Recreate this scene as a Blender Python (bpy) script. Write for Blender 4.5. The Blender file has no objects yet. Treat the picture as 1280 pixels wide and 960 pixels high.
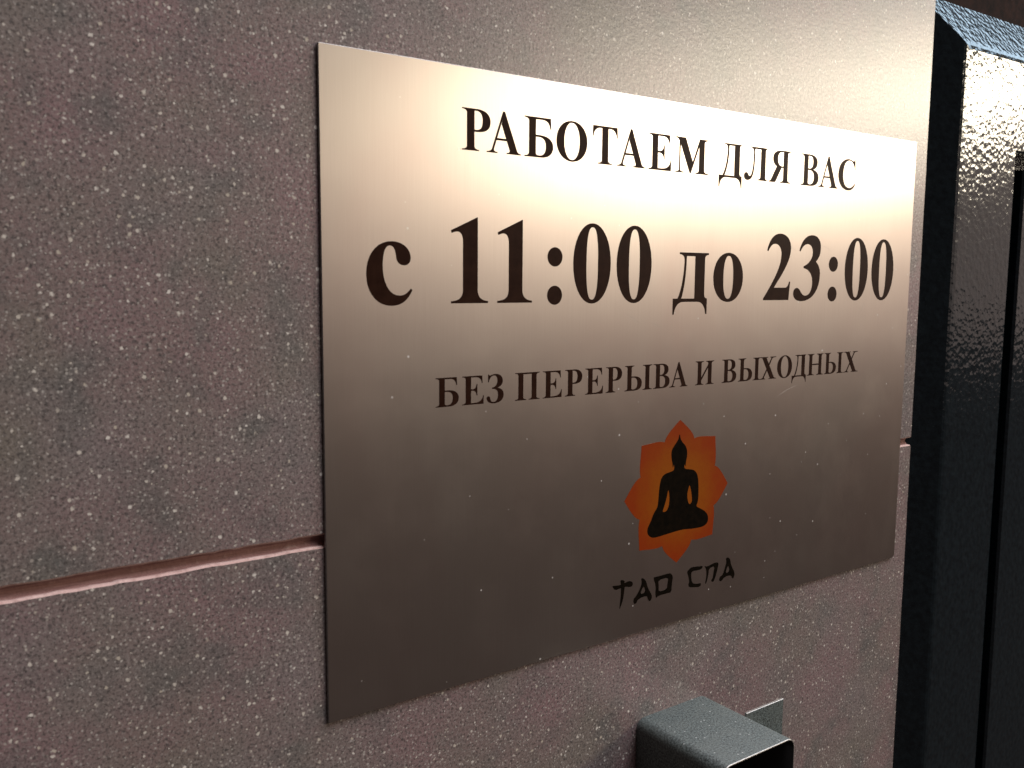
import bpy, math, random
from mathutils import Vector, Matrix, Euler
from mathutils.geometry import delaunay_2d_cdt

random.seed(7)
SC = bpy.context.scene
COL = SC.collection
ZB = 1.72                      # height of the sign's lower edge above the pavement

# ------------------------------------------------------------------ camera
cd = bpy.data.cameras.new('camera')
cam = bpy.data.objects.new('camera', cd)
COL.objects.link(cam)
cam.location = (-0.110176, -0.247903, 0.134030 + ZB)
cam.rotation_euler = Euler((1.458836, -0.007016, -0.621309), 'XYZ')
cd.sensor_width = 36.0
cd.lens = 1148.92 / 1280 * 36.0
cd.clip_start = 0.01
cd.clip_end = 50
cd.dof.use_dof = True
cd.dof.focus_distance = 0.35
cd.dof.aperture_fstop = 30.0
SC.camera = cam

# ------------------------------------------------------------------ world and lamps
w = bpy.data.worlds.new('World')
SC.world = w
w.use_nodes = True
bg = w.node_tree.nodes['Background']
bg.inputs[0].default_value = (1.0, 0.76, 0.70, 1)
bg.inputs[1].default_value = 0.045


def area_lamp(name, loc, target, sx, sy, power, col):
    l = bpy.data.lights.new(name, 'AREA')
    l.shape = 'RECTANGLE'
    l.size, l.size_y = sx, sy
    l.energy = power
    l.color = col
    o = bpy.data.objects.new(name, l)
    COL.objects.link(o)
    o.location = Vector(loc) + Vector((0, 0, ZB))
    d = Vector(target) - Vector(loc)
    o.rotation_euler = d.to_track_quat('-Z', 'Y').to_euler()
    return o


# the bright low opening to the right of the wall, and the cool light falling from above
area_lamp('opening_light', (2.17, -1.51, 0.66), (0.15, 0, 0.15), 1.55, 0.23, 28, (1.0, 0.88, 0.68))
area_lamp('street_glow', (2.05, -1.75, 0.28), (0.15, 0, 0.13), 2.6, 0.62, 2.6, (1.0, 0.78, 0.70))
area_lamp('overhead_light', (0.95, -0.85, 2.05), (0.15, 0, 0.05), 1.8, 1.4, 62, (0.95, 0.95, 1.0))
area_lamp('side_sky_light', (2.45, -0.62, 1.55), (0.4, 0, 0.2), 1.1, 1.1, 18, (0.62, 0.82, 1.0))

vs = SC.view_settings
vs.view_transform = 'Standard'
vs.look = 'None'
vs.exposure = 0.0
vs.gamma = 1.0
SC.cycles.max_bounces = 8


# ------------------------------------------------------------------ materials
class NT:
    def __init__(self, name):
        self.m = bpy.data.materials.new(name)
        self.m.use_nodes = True
        self.t = self.m.node_tree
        self.b = self.t.nodes['Principled BSDF']
        self.co = self.n('ShaderNodeTexCoord').outputs['Object']

    def n(self, typ, **kw):
        nd = self.t.nodes.new(typ)
        for k, v in kw.items():
            setattr(nd, k, v)
        return nd

    def put(self, sock, v):
        if hasattr(v, 'is_output'):
            self.t.links.new(v, sock)
        elif v is not None:
            if isinstance(v, (tuple, list)) and len(v) == 3 and sock.type == 'RGBA':
                v = (*v, 1)
            sock.default_value = v

    def scale(self, s, loc=(0, 0, 0)):
        nd = self.n('ShaderNodeMapping')
        self.put(nd.inputs['Vector'], self.co)
        nd.inputs['Scale'].default_value = s if isinstance(s, tuple) else (s, s, s)
        nd.inputs['Location'].default_value = loc
        return nd.outputs[0]

    def noise(self, s, detail=2.0, rough=0.5, dist=0.0, loc=(0, 0, 0)):
        nd = self.n('ShaderNodeTexNoise')
        self.put(nd.inputs['Vector'], self.scale(s, loc))
        nd.inputs['Scale'].default_value = 1.0
        nd.inputs['Detail'].default_value = detail
        nd.inputs['Roughness'].default_value = rough
        nd.inputs['Distortion'].default_value = dist
        return nd.outputs['Fac']

    def vor(self, s, feature='F1', loc=(0, 0, 0), rnd=1.0):
        nd = self.n('ShaderNodeTexVoronoi', feature=feature)
        self.put(nd.inputs['Vector'], self.scale(s, loc))
        nd.inputs['Scale'].default_value = 1.0
        nd.inputs['Randomness'].default_value = rnd
        return nd

    def math(self, op, a, b=None, c=None, clamp=False):
        nd = self.n('ShaderNodeMath', operation=op, use_clamp=clamp)
        for i, v in enumerate((a, b, c)):
            self.put(nd.inputs[i], v)
        return nd.outputs[0]

    def rng(self, v, a, b, c=0.0, d=1.0, smooth=False):
        nd = self.n('ShaderNodeMapRange')
        if smooth:
            nd.interpolation_type = 'SMOOTHSTEP'
        self.put(nd.inputs[0], v)
        for i, x in enumerate((a, b, c, d)):
            self.put(nd.inputs[i + 1], x)
        return nd.outputs[0]

    def mix(self, f, a, b, blend='MIX'):
        nd = self.n('ShaderNodeMix', data_type='RGBA', blend_type=blend)
        self.put(nd.inputs[0], f)
        self.put(nd.inputs[6], a)
        self.put(nd.inputs[7], b)
        return nd.outputs[2]

    def bump(self, h, strength, dist, normal=None):
        nd = self.n('ShaderNodeBump')
        nd.inputs['Strength'].default_value = strength
        nd.inputs['Distance'].default_value = dist
        self.put(nd.inputs['Height'], h)
        if normal is not None:
            self.put(nd.inputs['Normal'], normal)
        return nd.outputs[0]

    def set(self, **kw):
        for k, v in kw.items():
            self.put(self.b.inputs[k.replace('_', ' ')], v)
        return self.m


def mat_tile():
    t = NT('speckled_tile')
    cl1 = t.rng(t.noise(17, 3, .55), .38, .62)
    cl2 = t.rng(t.noise(22, 3, .6, loc=(3.1, 0, 7.7)), .40, .64)
    cl3 = t.rng(t.noise(48, 3, .6, loc=(9, 0, 2)), .50, .70)
    c = t.mix(cl1, (.215, .168, .164), (.192, .161, .138))
    c = t.mix(t.math('MULTIPLY', cl2, .9), c, (.248, .152, .156))
    c = t.mix(t.math('MULTIPLY', cl3, .7), c, (.108, .112, .106))
    g = t.noise(1150, 3, .75)                                   # fine grain
    c = t.mix(t.rng(g, .50, .60, 0, .8), c, (.070, .058, .054))
    g2 = t.noise(1000, 3, .75, loc=(5, 5, 5))
    c = t.mix(t.rng(g2, .52, .64, 0, .55), c, (.36, .31, .29))
    # chips of pale grit in two sizes, and a few dark ones

    def chips(s, r0, r1, keep, loc):
        v = t.vor((s, s, s), loc=loc)
        sp = t.n('ShaderNodeSeparateColor')
        t.put(sp.inputs[0], v.outputs['Color'])
        wob = t.rng(t.noise(1300, 1, .5, loc=loc), .3, .7, -.09, .09)
        rad = t.rng(sp.outputs[0], 0, 1, r0, r1)
        d = t.math('ADD', v.outputs['Distance'], wob)
        m = t.rng(d, t.math('MULTIPLY', rad, 1.0), t.math('MULTIPLY', rad, .5))
        return t.math('MULTIPLY', m, t.math('GREATER_THAN', sp.outputs[1], 1 - keep), clamp=True), sp.outputs[2]
    big, bc = chips(430, .10, .30, .55, (1, 2, 3))
    sm, sc_ = chips(900, .15, .46, .62, (7, 1, 4))
    dk, _ = chips(620, .15, .40, .5, (2, 8, 6))
    c = t.mix(t.math('MULTIPLY', dk, .6), c, (.05, .045, .045))
    c = t.mix(t.math('MULTIPLY', sm, .65), c, t.mix(sc_, (.46, .40, .35), (.56, .52, .48)))
    c = t.mix(t.math('MULTIPLY', big, .95), c, t.mix(bc, (.50, .43, .35), (.74, .68, .62)))
    h = t.math('ADD', t.math('MULTIPLY', t.noise(650, 3, .6), 1.0), t.math('MULTIPLY', g, .35))
    return t.set(Base_Color=c, Roughness=t.rng(g2, .3, .7, .24, .36), Specular_IOR_Level=.78,
                 Normal=t.bump(h, .30, .00018))


def mat_body():
    t = NT('tile_body')
    n1 = t.noise((60, 400, 1800), 3, .7)
    n2 = t.noise(500, 3, .6)
    c = t.mix(t.rng(n1, .3, .7), (.50, .31, .28), (.66, .47, .43))
    c = t.mix(t.rng(n2, .5, .75, 0, .6), c, (.24, .12, .10))
    return t.set(Base_Color=c, Roughness=.85, Normal=t.bump(n2, .5, .0004))


def mat_grout():
    t = NT('grout')
    n1 = t.noise((50, 400, 1500), 3, .7)
    n2 = t.noise(350, 4, .65)
    c = t.mix(t.rng(n1, .3, .7), (.19, .088, .078), (.34, .19, .17))
    c = t.mix(t.rng(n2, .58, .75, 0, .7), c, (.40, .27, .24))
    return t.set(Base_Color=c, Roughness=.9, Normal=t.bump(n2, .7, .0006))


def mat_steel():
    t = NT('brushed_steel')
    br = t.noise((5200, 1, 45), 2, .6)                          # vertical brushing
    br2 = t.noise((2600, 1, 14), 2, .6, loc=(3, 0, 1))
    sm = t.rng(t.noise(38, 4, .6, loc=(2, 0, 5)), .45, .75)       # finger smears
    v = t.vor(170, loc=(4, 0, 9))
    sp = t.n('ShaderNodeSeparateColor')
    t.put(sp.inputs[0], v.outputs['Color'])
    dust = t.rng(v.outputs['Distance'], t.rng(sp.outputs[0], 0, 1, .035, .11), 0.02)
    dust = t.math('MULTIPLY', dust, t.math('GREATER_THAN', sp.outputs[1], .80), clamp=True)
    c = t.mix(t.rng(br, .2, .8), (.595, .525, .48), (.65, .58, .535))
    c = t.mix(t.rng(br2, .35, .65, 0, .2), c, (.56, .48, .43))
    c = t.mix(t.rng(t.noise((11, 1, 8), 3, .55, .8), .42, .68, 0, .45), c, (.585, .455, .42))  # pinkish patches: uneven reflections of the surroundings painted into the steel colour
    c = t.mix(dust, c, (.75, .72, .68))
    r = t.math('ADD', t.rng(br2, .3, .7, .325, .34), t.math('MULTIPLY', sm, .03))
    tan = t.n('ShaderNodeCombineXYZ')
    tan.inputs[0].default_value = 1.0
    return t.set(Base_Color=c, Metallic=t.math('SUBTRACT', 1.0, t.math('MULTIPLY', dust, .8)), Roughness=r,
                 Anisotropic=.45, Tangent=tan.outputs[0], Normal=t.bump(br, .05, .00003))


def mat_edge():
    t = NT('cut_steel_edge')
    return t.set(Base_Color=t.mix(t.rng(t.noise(900, 2), .35, .65), (.30, .28, .27), (.42, .40, .38)), Metallic=1.0, Roughness=.5)


def mat_ink():
    t = NT('dark_brown_vinyl')
    n = t.noise(240, 3, .6)
    return t.set(Base_Color=t.mix(t.rng(n, .35, .65), (.016, .0045, .0022), (.024, .008, .004)),
                 Roughness=t.rng(n, .3, .7, .36, .44), Specular_IOR_Level=.05)


def mat_black_ink():
    t = NT('black_print')
    n = t.noise(400, 3, .6)
    return t.set(Base_Color=t.mix(t.rng(n, .35, .65), (.004, .003, .002), (.008, .005, .003)), Roughness=.5, Specular_IOR_Level=.015)


def mat_petal():
    # printed petal art: amber near the middle, redder towards the tips
    t = NT('orange_print')
    ln = t.n('ShaderNodeVectorMath', operation='LENGTH')
    t.put(ln.inputs[0], t.co)
    n = t.noise(160, 3, .6)
    r = t.math('ADD', ln.outputs['Value'], t.rng(n, .3, .7, -.0025, .0025))
    c = t.mix(t.rng(r, .010, .0275, smooth=True), (.25, .060, .002), (.23, .027, .002))
    c = t.mix(t.rng(t.noise(900, 2), .5, .75, 0, .25), c, (.17, .03, .003))
    return t.set(Base_Color=c, Roughness=.45, Specular_IOR_Level=.10)


def mat_hammer():
    t = NT('hammered_black_paint')
    v = t.vor((330, 330, 330), feature='SMOOTH_F1')
    v.inputs['Smoothness'].default_value = .35
    v2 = t.vor((610, 610, 610), feature='SMOOTH_F1', loc=(3, 1, 2))
    v2.inputs['Smoothness'].default_value = .4
    h = t.math('ADD', v.outputs['Distance'], t.math('MULTIPLY', v2.outputs['Distance'], .35))
    n = t.noise(300, 3, .6)
    c = t.mix(t.rng(n, .35, .65), (.003, .006, .008), (.007, .012, .015))
    return t.set(Base_Color=c, Roughness=.13, Specular_IOR_Level=.6, Normal=t.bump(h, 1.0, .00016))


def mat_powder():
    t = NT('dark_green_grey_powder_coat')
    n = t.noise(1300, 2, .7)
    n2 = t.noise(90, 4, .6)
    v = t.vor(520, loc=(2, 3, 1))
    sp = t.n('ShaderNodeSeparateColor')
    t.put(sp.inputs[0], v.outputs['Color'])
    dust = t.math('MULTIPLY', t.rng(v.outputs['Distance'], .22, .10), t.math('GREATER_THAN', sp.outputs[1], .86), clamp=True)
    c = t.mix(t.rng(n, .35, .65), (.022, .027, .026), (.135, .160, .155))
    c = t.mix(t.rng(n2, .4, .7, 0, .5), c, (.12, .132, .122))
    c = t.mix(t.math('MULTIPLY', dust, .8), c, (.42, .43, .42))
    return t.set(Base_Color=c, Roughness=.55, Normal=t.bump(n, .6, .00025))


def mat_plain(name, a, b, rough, s=200, bump=.3):
    t = NT(name)
    n = t.noise(s, 4, .65)
    return t.set(Base_Color=t.mix(t.rng(n, .35, .65), a, b), Roughness=rough, Normal=t.bump(n, bump, .0005))


M_TILE, M_BODY, M_GROUT = mat_tile(), mat_body(), mat_grout()
M_STEEL, M_EDGE, M_INK, M_BLACK, M_PETAL = mat_steel(), mat_edge(), mat_ink(), mat_black_ink(), mat_petal()
M_HAMMER, M_POWDER = mat_hammer(), mat_powder()
M_LINTEL = mat_plain('dark_brown_lintel', (.010, .005, .003), (.026, .011, .007), .95)
M_LINTEL.node_tree.nodes['Principled BSDF'].inputs['Specular IOR Level'].default_value = .1
M_PAD = mat_plain('foam_tape', (.03, .015, .012), (.06, .03, .025), .9)


# ------------------------------------------------------------------ builders
def mesh_obj(name, verts, faces, mats, parent=None, loc=(0, 0, 0), slots=None, smooth=False):
    me = bpy.data.meshes.new(name)
    me.from_pydata([tuple(v) for v in verts], [], faces)
    for m in (mats if isinstance(mats, (list, tuple)) else [mats]):
        me.materials.append(m)
    if slots:
        me.polygons.foreach_set('material_index', slots)
    if smooth:
        me.polygons.foreach_set('use_smooth', [True] * len(faces))
    me.update()
    o = bpy.data.objects.new(name, me)
    COL.objects.link(o)
    o.location = loc
    if parent:
        o.parent = parent
    return o


def thing(name, label, cat, loc):
    o = bpy.data.objects.new(name, None)
    o.empty_display_size = .02
    COL.objects.link(o)
    o.location = (loc[0], loc[1], loc[2] + ZB)
    o['label'], o['category'] = label, cat
    return o


def box(x0, x1, y0, y1, z0, z1):
    v = [(x, y, z) for z in (z0, z1) for y in (y0, y1) for x in (x0, x1)]
    f = [(0, 2, 3, 1), (4, 5, 7, 6), (0, 1, 5, 4), (2, 6, 7, 3), (0, 4, 6, 2), (1, 3, 7, 5)]
    return v, f


def extrude_xz(poly, y_front, y_back, arris=0.0):
    """A slab with outline poly (CCW in x,z seen from -y); returns verts, faces, is_front flags."""
    n = len(poly)
    v, f, s = [], [], []
    if arris:
        inner = []
        for i in range(n):
            a, b, c = Vector(poly[i - 1]), Vector(poly[i]), Vector(poly[(i + 1) % n])
            d1, d2 = (b - a).normalized(), (c - b).normalized()
            n1, n2 = Vector((-d1.y, d1.x)), Vector((-d2.y, d2.x))
            m = (n1 + n2)
            m = m / max(m.length_squared, .2) * 2
            inner.append(b + m * arris)
        rings = [(inner, y_front), (poly, y_front + arris), (poly, y_back)]
    else:
        rings = [(poly, y_front), (poly, y_back)]
    for r, y in rings:
        v += [(p[0], y, p[1]) for p in r]
    f.append(tuple(range(n)))
    s.append(0)
    for k in range(len(rings) - 1):
        for i in range(n):
            j = (i + 1) % n
            f.append((k * n + i, (k + 1) * n + i, (k + 1) * n + j, k * n + j))
            s.append(1)
    m = (len(rings) - 1) * n
    f.append(tuple(m + i for i in reversed(range(n))))
    s.append(1)
    return v, f, s


# ------------------------------------------------------------------ the tiled wall
WY = 0.0011                                   # front of the tiles; the sign's face is y = 0
XE = 0.3113                                  # the tiles stop here, at the door frame
wall = thing('tiled_wall', 'mauve-grey speckled stone tile wall with one pinkish joint, carrying the steel sign', 'wall', (0, WY, 0))


def ragged(a, b, n, amp):
    """points from a to b (b left out) with small uneven chips along the edge"""
    out = []
    for i in range(n):
        t = (i + (random.random() - .5) * .6 * (i > 0)) / n
        p = Vector(a).lerp(Vector(b), t)
        if i:
            p += Vector((random.gauss(0, amp), random.gauss(0, amp)))
        out.append((p.x, p.y))
    return out


def tile(x0, x1, z0, z1, chip=False):
    ox, oz = x0, z0
    P = []
    P += ragged((0, 0), (x1 - x0, 0), 160, .00007)
    if chip:
        P += ragged((x1 - x0, 0), (x1 - x0, z1 - z0 - .0012), 60, .00006)
        P += [(x1 - x0, z1 - z0 - .0012), (x1 - x0 - .0004, z1 - z0 - .0004)]
        P += ragged((x1 - x0 - .0014, z1 - z0), (0, z1 - z0), 160, .00009)
    else:
        P += ragged((x1 - x0, 0), (x1 - x0, z1 - z0), 60, .00006)
        P += ragged((x1 - x0, z1 - z0), (0, z1 - z0), 160, .00007)
    P += [(0, z1 - z0)]
    v, f, s = extrude_xz(P, 0, .009, .00055)
    return mesh_obj('tile', v, f, [M_TILE, M_BODY], wall, (ox, 0, oz), s)


tile(-.2887, XE, .0585, .6585)
tile(-.2887, XE, -.5450, .0551, chip=True)
# grout: a shallow concave bead set back in the joint
gv, gf = [], []
NG = 7
for i in range(61):
    x = -.2887 + (XE - .0014 + .2887) * i / 60
    for k in range(NG):
        u = k / (NG - 1)
        z = .0549 + .0038 * u
        y = .0036 + .0016 * math.sin(math.pi * u) + random.gauss(0, .00012)
        gv.append((x, y - .0024, z))
for i in range(60):
    for k in range(NG - 1):
        a = i * NG + k
        gf.append((a, a + NG, a + NG + 1, a + 1))
mesh_obj('grout_bead', gv, gf, M_GROUT, wall, smooth=True)
v, f = box(-.2887, XE - .0005, .0092, .05, -.545, .6585)
mesh_obj('backing', v, f, M_GROUT, wall)

# ------------------------------------------------------------------ black hammered door frame and leaf
FX0, FX1, FZT, FZB = .305, 1.285, .2705, -ZB
PROF = [  # inset in x, inset in z, y
    (0, 0, .035), (0, 0, .0080), (.0205, .0205, -.0046), (.0217, .0217, -.0053), (.0232, .0232, -.0058),
    (.0250, .0250, -.0060), (.0755, .0680, -.0060), (.0767, .0692, -.0056), (.0772, .0697, -.0045),
    (.0772, .0697, .0260), (.1120, .1040, .0260), (.1120, .1040, .035)]
frame = thing('door_frame', 'black hammered-paint metal door frame with bevelled edge beside the tiles', 'door frame', (FX0, 0, FZB))


def member(name, ends):
    v, f = [], []
    n = len(PROF)
    for e in ends:
        v += [e(*p) for p in PROF]
    for i in range(n):
        j = (i + 1) % n
        f.append((i, j, n + j, n + i))
    f += [tuple(range(n)), tuple(n + i for i in reversed(range(n)))]
    return mesh_obj(name, v, f, M_HAMMER, frame)


Wd, Ht = FX1 - FX0, FZT - FZB
member('stile', [lambda a, b, y: (a, y, Ht - b), lambda a, b, y: (a, y, 0)])
member('header', [lambda a, b, y: (a, y, Ht - b), lambda a, b, y: (Wd - a, y, Ht - b)])
member('stile', [lambda a, b, y: (Wd - a, y, Ht - b), lambda a, b, y: (Wd - a, y, 0)])

leaf = thing('door_leaf', 'black hammered-paint metal door leaf behind a dark gap in the frame', 'door', (FX0 + .0915, 0, FZB))
LW, LH = Wd - .183, Ht - .0765
P = [(0, .01), (LW, .01), (LW, LH), (0, LH)]
v, f, s = extrude_xz(P, -.0035, .0255, .0012)
mesh_obj('panel', v, f, M_HAMMER, leaf)
# raised sheet on the leaf with a bevelled border
P = [(.060, .12), (LW - .060, .12), (LW - .060, LH - .06), (.060, LH - .06)]
v, f, s = extrude_xz(P, -.0075, -.0030, .0035)
mesh_obj('raised_panel', v, f, M_HAMMER, leaf)

lintel = thing('door_lintel', 'dark brown lintel strip above the black door frame', 'lintel', (FX0 + .0068, 0, FZT))
v, f, s = extrude_xz([(0, .0006), (Wd, .0006), (Wd, .20), (0, .20)], .048, .09, .001)
mesh_obj('beam', v, f, M_LINTEL, lintel)
v, f, s = extrude_xz([(0, .0075), (Wd, .0075), (Wd, .0105), (0, .0105)], .036, .0485, .0008)
mesh_obj('moulding', v, f, M_LINTEL, lintel)

# ------------------------------------------------------------------ square tube stub under the sign
stub = thing('tube_stub', 'dark green-grey square steel tube stub with side tab below the sign', 'bracket', (.1293, WY, -.0759))


def rrect(w_, h_, r, n=6, off=0.0):
    pts = []
    for cx, cz, a0 in ((w_ - r, r, -90), (w_ - r, h_ - r, 0), (r, h_ - r, 90), (r, r, 180)):
        for i in range(n + 1):
            a = math.radians(a0 + 90 * i / n)
            pts.append((cx + (r - off) * math.cos(a), cz + (r - off) * math.sin(a)))
    return pts


o_, i_ = rrect(.040, .040, .0042), rrect(.040, .040, .0042, off=.0006)
o2 = rrect(.040, .040, .0042, off=.0002)
L = -.0440
rings = [(o_, 0), (o_, L + .0003), (o2, L), (i_, L), (i_, -.001)]
v, f = [], []
n = len(o_)
for r, y in rings:
    v += [(p[0], y, p[1]) for p in r]
for k in range(len(rings) - 1):
    for i in range(n):
        j = (i + 1) % n
        f.append((k * n + i, k * n + j, (k + 1) * n + j, (k + 1) * n + i))
sl = [0] * n + [1] * (2 * n) + [2] * n
M_TUBE_IN = mat_plain('tube_inside_shade', (.006, .006, .006), (.012, .012, .012), .7)  # near-black colour paints in the shade inside the open tube
tb = mesh_obj('tube', v, f, [M_POWDER, M_EDGE, M_TUBE_IN], stub, slots=sl, smooth=True)
v, f, s = extrude_xz([(.0399, .012), (.0628, .012), (.0628, .0398), (.0399, .0398)], -.0209, -.0199, .0002)
mesh_obj('tab', v, f, [M_POWDER, M_EDGE], stub, slots=[0] + [1] * 4 + [1] * 4 + [0])

# ------------------------------------------------------------------ the sign
sign = thing('opening_hours_sign', 'brushed steel opening hours sign with dark lettering and orange lotus emblem', 'sign', (0, 0, 0))
SW, SH = .3000, .2000


def arc(cx, cz, r, a0, a1, n):
    return [(cx + r * math.cos(math.radians(a0 + (a1 - a0) * i / n)), cz + r * math.sin(math.radians(a0 + (a1 - a0) * i / n))) for i in range(n + 1)]


r0, r1 = .0004, .0022
P = arc(r0, r0, r0, 180, 270, 3) + arc(SW - r1, r1, r1, 270, 360, 6) + arc(SW - r0, SH - r0, r0, 0, 90, 3) + arc(r0, SH - r0, r0, 90, 180, 3)
v, f, s = extrude_xz(P, 0, .0008, .00022)
mesh_obj('plate', v, f, [M_STEEL, M_EDGE], sign, slots=s)
for (x, z) in ((.02, .02), (.23, .02), (.02, .16), (.23, .16), (.125, .09)):
    v, f = box(x, x + .05, .0007, WY + .0001, z, z + .02)
    mesh_obj('adhesive_pad', v, f, M_PAD, sign)


# --- lettering: outlines are joined from strokes, bowls and bracketed serifs (units: 1000 to the em)
def path(d, n=9):
    tk = d.split()
    i, cur, pts = 0, None, []
    while i < len(tk):
        k = tk[i]
        i += 1
        if k in 'ML':
            cur = (float(tk[i]), float(tk[i + 1]))
            i += 2
            pts.append(cur)
        elif k == 'C':
            a, b, c = [(float(tk[i + 2 * q]), float(tk[i + 2 * q + 1])) for q in range(3)]
            i += 6
            for q in range(1, n + 1):
                t = q / n
                u = 1 - t
                pts.append(tuple(u ** 3 * cur[z] + 3 * u * u * t * a[z] + 3 * u * t * t * b[z] + t ** 3 * c[z] for z in (0, 1)))
            cur = c
    return pts


def ell(cx, cy, rx, ry, e=2.0, n=44):
    o = []
    for i in range(n):
        a = 2 * math.pi * i / n
        c, s_ = math.cos(a), math.sin(a)
        o.append((cx + rx * math.copysign(abs(c) ** (2 / e), c), cy + ry * math.copysign(abs(s_) ** (2 / e), s_)))
    return o


def R(x0, y0, x1, y1):
    return [(x0, y0), (x1, y0), (x1, y1), (x0, y1)]


def serif(x0, x1, a, b, y, up=1, t=19, h=75, a2=None, b2=None):
    """bracketed serif from x0 to x1 on line y, running into a stem a..b"""
    a2, b2 = (a if a2 is None else a2), (b if b2 is None else b2)
    Y = lambda q: y + up * q
    p = [(x0, Y(0)), (x0, Y(t))]
    for i in range(1, 7):
        k = i / 6
        if x0 < a:
            p.append(((1 - k) ** 2 * x0 + 2 * k * (1 - k) * a + k * k * a2, (1 - k) ** 2 * Y(t) + 2 * k * (1 - k) * Y(t + 4) + k * k * Y(h)))
    p += [(a2, Y(h)), (b2, Y(h))]
    for i in range(0, 7):
        k = i / 6
        if x1 > b:
            p.append(((1 - k) ** 2 * b2 + 2 * k * (1 - k) * b + k * k * x1, (1 - k) ** 2 * Y(h) + 2 * k * (1 - k) * Y(t + 4) + k * k * Y(t)))
    p += [(x1, Y(t)), (x1, Y(0))]
    q = [p[0]]
    for z in p[1:]:
        if abs(z[0] - q[-1][0]) + abs(z[1] - q[-1][1]) > .5:
            q.append(z)
    return q


def stem(a, b, base=(0, 0), top=(0, 0), H=662):
    o = [(1, R(a, 8, b, H - 8))]
    o.append((1, serif(base[0], base[1], a, b, 0)))
    o.append((1, serif(top[0], top[1], a, b, H, -1)))
    return o


def flag(x0, x1, y, drop, up=-1):
    """hanging end of a bar: beak from x0 (bar) to its outer edge x1"""
    s_ = 1 if x1 > x0 else -1
    e = x1
    pts = [(x0, y), (e - s_ * 8, y), (e, y + up * drop), (e - s_ * 19, y + up * drop)]
    for i in range(1, 8):
        k = i / 7
        ax, ay = e - s_ * 19, y + up * drop
        bx, by = e - s_ * 40, y + up * 36
        cx, cy = x0, y + up * 36
        pts.append(((1 - k) ** 2 * ax + 2 * k * (1 - k) * bx + k * k * cx, (1 - k) ** 2 * ay + 2 * k * (1 - k) * by + k * k * cy))
    return pts


A_, B_ = 95, 240
G = {}
G['Р'] = stem(A_, B_, (0, 330), (0, 300)) + [
    (1, path('M 200 662 L 290 662 C 460 662 552 590 552 478 C 552 365 470 299 300 299 L 200 299')),
    (-1, path('M 240 629 L 276 629 C 358 629 398 575 398 480 C 398 385 360 333 272 333 L 240 333'))]
G['А'] = [(1, [(322, 676), (362, 676), (632, 14), (478, 14), (296, 470), (330, 600)]), (1, [(322, 676), (348, 640), (128, 14), (86, 14)]),
          (-1, [(10, 300), (10, 700), (322, 690), (296, 588)][:0] or [(0, 690), (321, 690), (321, 676.5), (200, 676.5)]),
          (1, R(168, 206, 420, 243)), (1, serif(0, 216, 92, 122, 0, a2=112, b2=150)), (1, serif(398, 690, 478, 632, 0, a2=458, b2=602))]
G['Б'] = [(1, R(A_, 8, B_, 654)), (1, serif(0, 240, A_, 240, 0)), (1, serif(0, 240, A_, 240, 662, -1)),
          (1, R(200, 626, 420, 662)), (1, flag(380, 566, 662, 182)),
          (1, path('M 200 372 L 330 372 C 500 372 612 305 612 190 C 612 70 510 0 340 0 L 200 0')),
          (-1, path('M 240 338 L 300 338 C 405 338 452 285 452 188 C 452 85 405 35 310 35 C 262 35 240 45 240 78'))]
G['В'] = [(1, R(A_, 8, B_, 654)), (1, serif(0, 240, A_, 240, 0)), (1, serif(0, 240, A_, 240, 662, -1)),
          (1, path('M 200 662 L 300 662 C 450 662 556 610 556 505 C 556 420 500 370 400 348 L 200 330')),
          (1, path('M 200 356 L 380 356 C 520 340 606 280 606 185 C 606 65 500 0 330 0 L 200 0')),
          (-1, path('M 240 629 L 285 629 C 365 629 402 585 402 503 C 402 415 360 366 275 366 L 240 366')),
          (-1, path('M 240 331 L 280 331 C 385 331 442 280 442 186 C 442 85 390 35 300 35 C 256 35 240 46 240 78'))]
G['О'] = [(1, ell(346, 331, 346, 345, 2.08)), (-1, ell(346, 331, 172, 314, 2.15))]
G['Т'] = [(1, R(222, 8, 370, 654)), (1, serif(130, 462, 222, 370, 0)), (1, R(180, 625, 412, 662)),
          (1, flag(400, 592, 662, 190)), (1, flag(192, 0, 662, 190))]
G['Е'] = [(1, R(A_, 8, B_, 654)), (1, serif(0, 240, A_, 240, 0)), (1, serif(0, 240, A_, 240, 662, -1)),
          (1, R(200, 626, 420, 662)), (1, flag(370, 556, 662, 178)),
          (1, R(200, 0, 420, 36)), (1, flag(330, 592, 0, 196, 1)),
          (1, path('M 220 318 L 280 318 C 350 318 385 285 395 205 L 414 205 L 414 470 L 395 470 C 385 392 350 355 280 355 L 220 355'))]
G['М'] = [(1, R(96, 8, 130, 640)), (1, serif(0, 226, 96, 130, 0, h=50)), (1, R(640, 8, 790, 654)), (1, serif(546, 900, 640, 790, 0)),
          (1, serif(640, 900, 640, 790, 662, -1)),
          (1, [(0, 662), (0, 643), (60, 630), (104, 585), (392, 0), (420, 0), (660, 560), (690, 662), (652, 662), (470, 222), (268, 662)])]
G['Д'] = [(1, R(448, 20, 606, 650)), (1, serif(448, 654, 448, 606, 662, -1)), (1, R(142, 643, 500, 662)), (1, R(240, 622, 500, 662)),
          (1, path('M 142 643 L 180 640 C 225 630 240 600 240 560 L 300 640 L 300 662 L 142 662')),
          (1, path('M 246 648 L 290 648 C 290 420 262 200 158 20 L 96 20 C 210 190 246 400 246 648')),
          (1, path('M 0 -192 L 20 -192 C 40 -70 95 -2 210 -2 L 470 -2 C 585 -2 638 -70 657 -192 L 677 -192 L 677 38 L 0 38')),
          (1, path('M 560 30 L 606 110 C 606 55 640 38 677 38 L 677 20 L 560 20'))]
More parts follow.
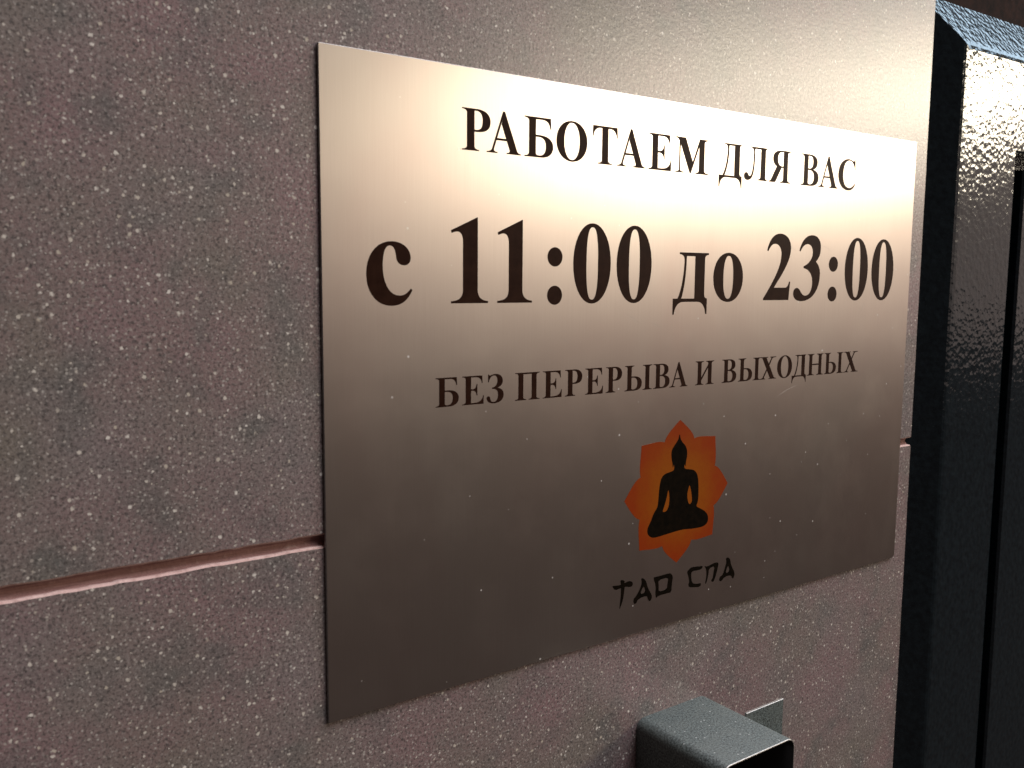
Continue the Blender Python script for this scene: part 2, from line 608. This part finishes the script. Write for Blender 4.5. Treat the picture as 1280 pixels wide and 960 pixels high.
G['Л'] = [(1, R(505, 8, 655, 654)), (1, serif(416, 712, 505, 655, 0)), (1, serif(505, 712, 505, 655, 662, -1)),
          (1, R(182, 643, 560, 662)), (1, R(280, 624, 560, 662)),
          (1, path('M 182 643 L 215 640 C 262 630 280 600 280 560 L 330 640 L 330 662 L 182 662')),
          (1, path('M 284 650 L 326 650 C 326 420 322 250 280 120 C 245 20 175 -14 100 -14 C 40 -14 0 20 0 70 C 0 115 30 142 72 142 C 120 142 130 100 150 80 C 175 60 212 75 238 150 C 276 270 284 420 284 650'))]
G['Я'] = [(1, R(452, 8, 597, 654)), (1, serif(360, 692, 452, 597, 0)), (1, serif(452, 692, 452, 597, 662, -1)),
          (1, path('M 492 662 L 400 662 C 220 662 112 605 112 488 C 112 380 200 312 380 306 L 492 306')),
          (-1, path('M 452 629 L 420 629 C 325 629 272 585 272 488 C 272 390 325 340 410 340 L 452 340')),
          (1, [(238, 330), (410, 330), (215, 20), (190, 0), (0, 0), (0, 19), (40, 28), (70, 62)])]
G['С'] = [(1, path('M 628 440 L 604 440 C 582 560 510 641 402 641 C 262 641 180 520 180 335 C 180 140 268 44 402 44 C 490 44 560 85 622 152 L 640 130 C 575 30 490 -14 370 -14 C 150 -14 0 130 0 325 C 0 530 155 676 365 676 C 450 676 500 640 545 640 C 570 640 585 655 592 676 L 614 676'))]
G['З'] = [(1, path('M 40 490 L 60 490 C 78 585 130 640 205 640 C 270 640 302 595 302 520 C 302 430 250 365 150 360 L 150 328 C 270 328 322 280 322 180 C 322 80 270 20 190 20 C 130 20 112 55 104 95 C 95 140 75 162 45 162 C 15 162 0 140 0 112 C 0 40 80 -14 210 -14 C 380 -14 482 70 482 180 C 482 270 420 325 310 350 C 400 378 455 430 455 510 C 455 610 370 676 240 676 C 160 676 120 645 92 645 C 74 645 64 655 58 676 L 38 676'))]
G['П'] = stem(A_, B_, (0, 330), (0, 240)) + stem(490, 635, (400, 730), (490, 730)) + [(1, R(200, 622, 530, 662))]
SOFT = [(1, R(A_, 8, B_, 654)), (1, serif(0, 240, A_, 240, 0)), (1, serif(0, 330, A_, B_, 662, -1)),
        (1, path('M 200 378 L 330 378 C 500 378 610 305 610 190 C 610 70 510 0 340 0 L 200 0')),
        (-1, path('M 240 343 L 296 343 C 402 343 450 288 450 190 C 450 86 402 35 306 35 C 262 35 240 45 240 78'))]
G['Ы'] = SOFT + stem(733, 878, (640, 975), (640, 975))
G['И'] = stem(A_, B_, (0, 330), (0, 330)) + stem(505, 650, (415, 745), (415, 745)) + [(1, [(220, 92), (525, 500), (525, 585), (220, 178)])]
G['Х'] = [(1, [(92, 650), (284, 650), (670, 12), (478, 12)]), (1, [(530, 650), (586, 650), (176, 12), (118, 12)]),
          (1, serif(0, 366, 100, 278, 662, -1, h=60, a2=128, b2=262)), (1, serif(452, 730, 540, 592, 662, -1, h=60, a2=505, b2=545)),
          (1, serif(0, 270, 110, 168, 0, h=60, a2=155, b2=212)), (1, serif(398, 760, 484, 664, 0, h=60, a2=456, b2=640))]
G['Н'] = stem(A_, B_, (0, 335), (0, 335)) + stem(555, 700, (460, 795), (460, 795)) + [(1, R(200, 314, 590, 354))]
G['с'] = [(1, path('M 217 473 C 310 473 378 420 378 352 C 378 315 355 293 320 293 C 280 293 258 318 253 350 C 248 395 240 440 199 440 C 160 440 138 380 138 286 C 138 160 190 64 281 64 C 325 64 350 85 378 117 L 392 106 C 350 20 290 -14 211 -14 C 80 -14 0 90 0 225 C 0 370 90 473 217 473'))]
G['о'] = [(1, ell(217, 230, 217, 243, 2.08)), (-1, ell(217, 230, 72, 212, 2.35))]
G['д'] = [(1, R(292, 10, 428, 452)), (1, serif(292, 479, 292, 428, 462, -1, t=17, h=55)), (1, R(79, 445, 330, 462)), (1, R(142, 428, 330, 462)),
          (1, path('M 79 445 L 100 442 C 135 435 145 415 146 390 L 190 440 L 190 462 L 79 462')),
          (1, path('M 148 452 L 176 452 C 176 300 160 130 112 20 L 62 20 C 128 130 148 300 148 452')),
          (1, path('M 0 -128 L 18 -128 C 28 -50 75 -8 140 -8 L 330 -8 C 400 -8 442 -50 450 -128 L 469 -128 L 469 24 L 0 24')),
          (1, path('M 400 20 L 428 70 C 428 40 445 24 469 24 L 469 10 L 400 10'))]
G['1'] = [(1, path('M 0 0 L 355 0 L 355 17 C 285 22 254 50 254 110 L 254 684 L 247 684 L 0 574 L 6 552 C 80 584 113 560 113 480 L 113 110 C 113 50 85 22 0 17'))]
G['0'] = [(1, ell(216.5, 337, 216.5, 351, 2.05)), (-1, ell(216.5, 337, 67, 316, 2.6))]
G['2'] = [(1, path('M 0 0 L 408 0 L 426 193 L 409 193 C 396 150 380 130 340 130 L 165 130 C 280 260 420 400 420 535 C 420 630 345 688 243 688 C 135 688 70 620 38 510 L 58 503 C 85 555 120 580 165 580 C 230 580 268 535 268 470 C 268 340 150 190 0 18'))]
G['3'] = [(1, path('M 77 520 C 110 630 190 690 290 690 C 385 690 441 635 441 555 C 441 490 415 445 365 410 C 420 375 444 330 444 270 C 444 100 320 -14 140 -14 C 50 -14 0 20 0 70 C 0 105 25 128 58 128 C 115 128 130 45 200 45 C 270 45 315 100 315 180 C 315 270 255 325 158 338 L 158 358 C 250 385 305 440 305 505 C 305 560 265 592 215 592 C 165 592 125 565 95 512'))]
G[':'] = [(1, ell(81, 61, 81, 82)), (1, ell(81, 387, 81, 82))]


def region(ops):
    """union and difference of the outlines, in order; returns vertices and triangles"""
    V, F, S = [], [], []
    for sg, pts in ops:
        if len(pts) < 3:
            continue
        q = [pts[0]]
        for z in pts[1:]:
            if abs(z[0] - q[-1][0]) + abs(z[1] - q[-1][1]) > 1e-4:
                q.append(z)
        if abs(q[0][0] - q[-1][0]) + abs(q[0][1] - q[-1][1]) < 1e-4:
            q.pop()
        ar = sum(q[i - 1][0] * q[i][1] - q[i][0] * q[i - 1][1] for i in range(len(q)))
        if ar < 0:
            q.reverse()
        F.append(list(range(len(V), len(V) + len(q))))
        V += [Vector(z) for z in q]
        S.append(sg)
    vo, eo, fo, ov, oe, of = delaunay_2d_cdt(V, [], F, 0, 1e-5)
    keep = []
    for fc, src in zip(fo, of):
        on = False
        for k in sorted(src):
            on = S[k] > 0
        if on:
            a, b, c = [vo[i] for i in fc]
            if (b.x - a.x) * (c.y - a.y) - (c.x - a.x) * (b.y - a.y) < 0:
                fc = list(reversed(fc))
            keep.append(tuple(fc))
    return [(q.x, q.y) for q in vo], keep


def film(ops, scale, y_front, y_back):
    """mesh data of a thin cut film (metres) from outline operations"""
    vo, tr = region(ops)
    used = sorted({i for t in tr for i in t})
    ix = {o: k for k, o in enumerate(used)}
    n = len(used)
    v = [(vo[i][0] * scale, y_front, vo[i][1] * scale) for i in used]
    v += [(a, y_back, c) for a, _, c in v]
    f = [tuple(ix[i] for i in t) for t in tr]
    ed = {}
    for t in f:
        for k in range(3):
            ed[(t[k], t[(k + 1) % 3])] = 1
    for a, b in list(ed):
        if (b, a) not in ed:
            f.append((a, n + a, n + b, b))
    return v, f


SOLID = {}


def letters(text, scale, base):
    for ch, x in text:
        key = (ch, scale)
        nm = 'digit' if ch in '0123' else ('colon' if ch == ':' else 'letter')
        if key not in SOLID:
            v, f = film(G[ch], scale * .001, -.00004, .00003)
            o = mesh_obj(nm, v, f, M_INK, sign)
            SOLID[key] = o.data
        else:
            o = bpy.data.objects.new(nm, SOLID[key])
            COL.objects.link(o)
            o.parent = sign
        o.location = (x * .001, 0, base * .001)


letters(zip('РАБОТАЕМДЛЯВАС', (47.7, 57.0, 71.9, 85.2, 101.1, 112.5, 127.75, 141.5, 165.15, 179.7, 194.85, 215.25, 227.05, 240.75)), .01956, 174.65)
letters(zip('с11:00до23:00', (14.2, 43.65, 61.45, 82.0, 93.25, 113.3, 141.95, 163.9, 194.0, 213.3, 236.95, 248.6, 268.8)), .0398, 126.75)
letters(zip('БЕЗПЕРЕРЫВАИВЫХОДНЫХ', (37.95, 47.9, 57.4, 68.9, 80.55, 90.3, 99.5, 109.2, 118.35, 132.85, 141.4, 155.4, 170.65, 180.3, 193.55, 204.75, 214.6, 224.9, 236.8, 251.0)), .01412, 93.95)

# --- the lotus: eight printed petals round one centre, a seated figure over them
EC = (147.8, 52.6)
half_c = path('M 8.1 20.4 C 7.6 22.6 5.2 24.6 0 28.4', 8)
card = [(0, 0)] + half_c + [(-x, y) for x, y in reversed(half_c[:-1])]
half_d = path('M 8.1 20.4 C 11.5 21.4 15.5 20.4 20.2 20.2', 7)
diag = [(0, 0)] + [(y, x) for x, y in half_d] + list(reversed(half_d[:-1]))
v0, f0 = film([(1, card)], .001, -.00003, .00002)
v1, f1 = film([(1, diag)], .001, -.00003, .00002)
for k in range(4):
    for (v, f) in ((v0, f0), (v1, f1)):
        c_, s_ = math.cos(k * math.pi / 2), math.sin(k * math.pi / 2)
        vv = [(x * c_ - z * s_, y, x * s_ + z * c_) for x, y, z in v]
        mesh_obj('petal', vv, f, M_PETAL, sign, (EC[0] * .001, 0, EC[1] * .001))


def smooth_poly(p, rep=2, closed=True):
    for _ in range(rep):
        q = []
        for i in range(len(p)):
            a, b = p[i], p[(i + 1) % len(p)]
            q += [(a[0] * .75 + b[0] * .25, a[1] * .75 + b[1] * .25), (a[0] * .25 + b[0] * .75, a[1] * .25 + b[1] * .75)]
        p = q
    return p


FIG = [(147.7, 75.8), (148.2, 73.5), (149.4, 72.0), (151.1, 70.6), (152.0, 68.8), (152.2, 66.7), (151.8, 64.9), (151.5, 63.6), (151.6, 61.9), (151.0, 63.4),
       (150.6, 62.2), (151.2, 61.3), (153.7, 60.9), (156.1, 60.4), (157.8, 59.0), (158.7, 57.0), (159.1, 53.5), (159.2, 49.6), (159.0, 47.1), (157.9, 45.4),
       (160.6, 44.2), (163.5, 42.6), (165.1, 40.7), (165.3, 38.6), (164.1, 37.0), (160.9, 36.4), (156.1, 36.6), (151.3, 37.1), (147.3, 37.0), (142.0, 36.6),
       (138.1, 36.3), (134.9, 36.2), (132.9, 37.0), (131.6, 38.5), (131.6, 40.3), (132.5, 41.8), (133.4, 43.1), (134.3, 45.1), (135.5, 46.8), (136.7, 48.0),
       (137.1, 51.1), (137.3, 54.8), (137.9, 58.1), (138.7, 59.6), (140.2, 60.6), (142.8, 61.0), (145.0, 61.4), (145.3, 62.4), (144.9, 64.1), (144.5, 62.1),
       (144.1, 64.4), (143.7, 65.8), (143.4, 67.8), (143.6, 69.6), (144.7, 71.0), (146.3, 72.5), (147.2, 73.8)]
GAPL = [(142.3, 54.6), (143.0, 51.7), (143.0, 48.8), (142.4, 46.8), (141.3, 45.6), (139.3, 45.7), (140.2, 47.6), (141.0, 49.6), (141.7, 51.9)]
GAPR = [(154.0, 54.9), (155.0, 52.1), (155.6, 49.1), (155.5, 47.3), (154.0, 46.6), (153.0, 48.9), (152.8, 51.4), (153.4, 53.2)]
rel = lambda p: [(x - EC[0], y - EC[1]) for x, y in p]
v, f = film([(1, rel(smooth_poly(FIG, 2))), (-1, rel(smooth_poly(GAPL))), (-1, rel(smooth_poly(GAPR)))], .001, -.00006, .00002)
mesh_obj('seated_figure_print', v, f, M_BLACK, sign, (EC[0] * .001, 0, EC[1] * .001))

# --- brush lettering under the lotus
BR = [
    [(1, [(114.1, 21.1), (115.3, 21.0), (118.3, 20.7), (120.7, 21.1), (122.5, 21.5), (124.0, 21.1), (124.8, 20.2), (124.4, 19.1), (122.9, 19.0), (121.2, 19.6), (118.6, 19.5), (115.6, 19.1)]),
     (1, [(118.2, 22.8), (120.4, 22.1), (120.7, 20.7), (120.3, 17.5), (119.8, 14.7), (119.0, 12.8), (118.0, 11.0), (118.3, 13.8), (118.7, 17.0), (118.6, 20.7)])],
    [(1, [(128.9, 21.6), (130.8, 20.7), (131.8, 19.4), (132.6, 16.8), (134.8, 13.8), (134.9, 12.1), (133.7, 11.1), (132.6, 12.5), (132.2, 13.9), (127.7, 13.5), (126.5, 11.7), (125.2, 12.1), (125.2, 14.0), (126.4, 14.6), (128.4, 17.1), (129.4, 19.5)]),
     (-1, [(130.4, 18.3), (131.5, 15.4), (128.4, 15.0)])],
    [(1, [(135.3, 20.5), (136.8, 20.4), (143.1, 20.6), (144.8, 20.5), (146.2, 18.9), (145.6, 16.0), (145.5, 12.6), (143.4, 12.6), (138.2, 12.6), (137.1, 11.7), (136.7, 13.8), (136.9, 16.8)]),
     (-1, [(138.1, 18.9), (143.7, 19.0), (143.2, 16.8), (143.0, 14.3), (138.4, 14.1), (138.5, 16.5)])],
    [(1, [(153.9, 19.3), (155.2, 20.2), (156.7, 20.8), (160.4, 20.4), (163.1, 20.2), (162.6, 19.0), (160.5, 18.8), (156.8, 19.1), (156.3, 17.6), (157.0, 14.1), (159.5, 13.3), (162.7, 13.1), (161.7, 11.6), (157.7, 12.2), (155.2, 12.8), (154.9, 14.2), (155.5, 14.7), (154.8, 17.3)])],
    [(1, [(163.8, 20.0), (165.7, 19.3), (169.8, 20.3), (172.0, 20.0), (172.4, 19.2), (171.3, 15.5), (170.1, 12.8), (169.2, 12.1), (168.1, 13.0), (169.1, 13.9), (169.5, 15.9), (170.1, 18.9), (166.7, 18.4), (166.5, 15.8), (165.4, 12.3), (164.6, 12.3), (165.3, 15.3), (165.2, 18.2)])],
    [(1, [(176.6, 20.9), (177.9, 21.2), (179.4, 20.2), (180.2, 17.1), (182.5, 13.9), (182.1, 11.7), (181.1, 11.4), (180.1, 13.2), (176.2, 13.1), (174.3, 11.5), (173.0, 12.0), (173.3, 13.6), (175.2, 14.2), (176.3, 16.9), (177.2, 19.4)]),
     (-1, [(178.2, 18.0), (179.4, 14.9), (176.6, 14.4)])],
]
for ops in BR:
    ox = min(p[0] for _, q in ops for p in q)
    v, f = film([(s, smooth_poly([(x - ox, y - 11) for x, y in q], 1)) for s, q in ops], .001, -.00004, .00003)
    mesh_obj('brush_letter', v, f, M_BLACK, sign, (ox * .001, 0, .011))

# --- a few hairline scratches in the steel
M_SCRATCH = mat_plain('bare_scratch', (.42, .38, .34), (.58, .53, .48), .5)
for x, z, ln, ang in ((118, 122.5, 9, -28), (131, 119, 6, -24), (206, 150.5, 9, -22), (232, 150, 7, -20), (88, 115, 5, -35), (205, 86, 14, 18), (262, 121, 5, 60)):
    a = math.radians(ang)
    dx, dz = ln * math.cos(a), ln * math.sin(a)
    mx, mz = dx / 2 - dz * .03, dz / 2 + dx * .03
    h = .045
    nx, nz = -math.sin(a) * h, math.cos(a) * h
    v, f = film([(1, [(0, 0), (mx + nx, mz + nz), (dx, dz), (mx - nx, mz - nz)])], .001, -.00002, .00002)
    mesh_obj('scratch', v, f, M_SCRATCH, sign, (x * .001, 0, z * .001))
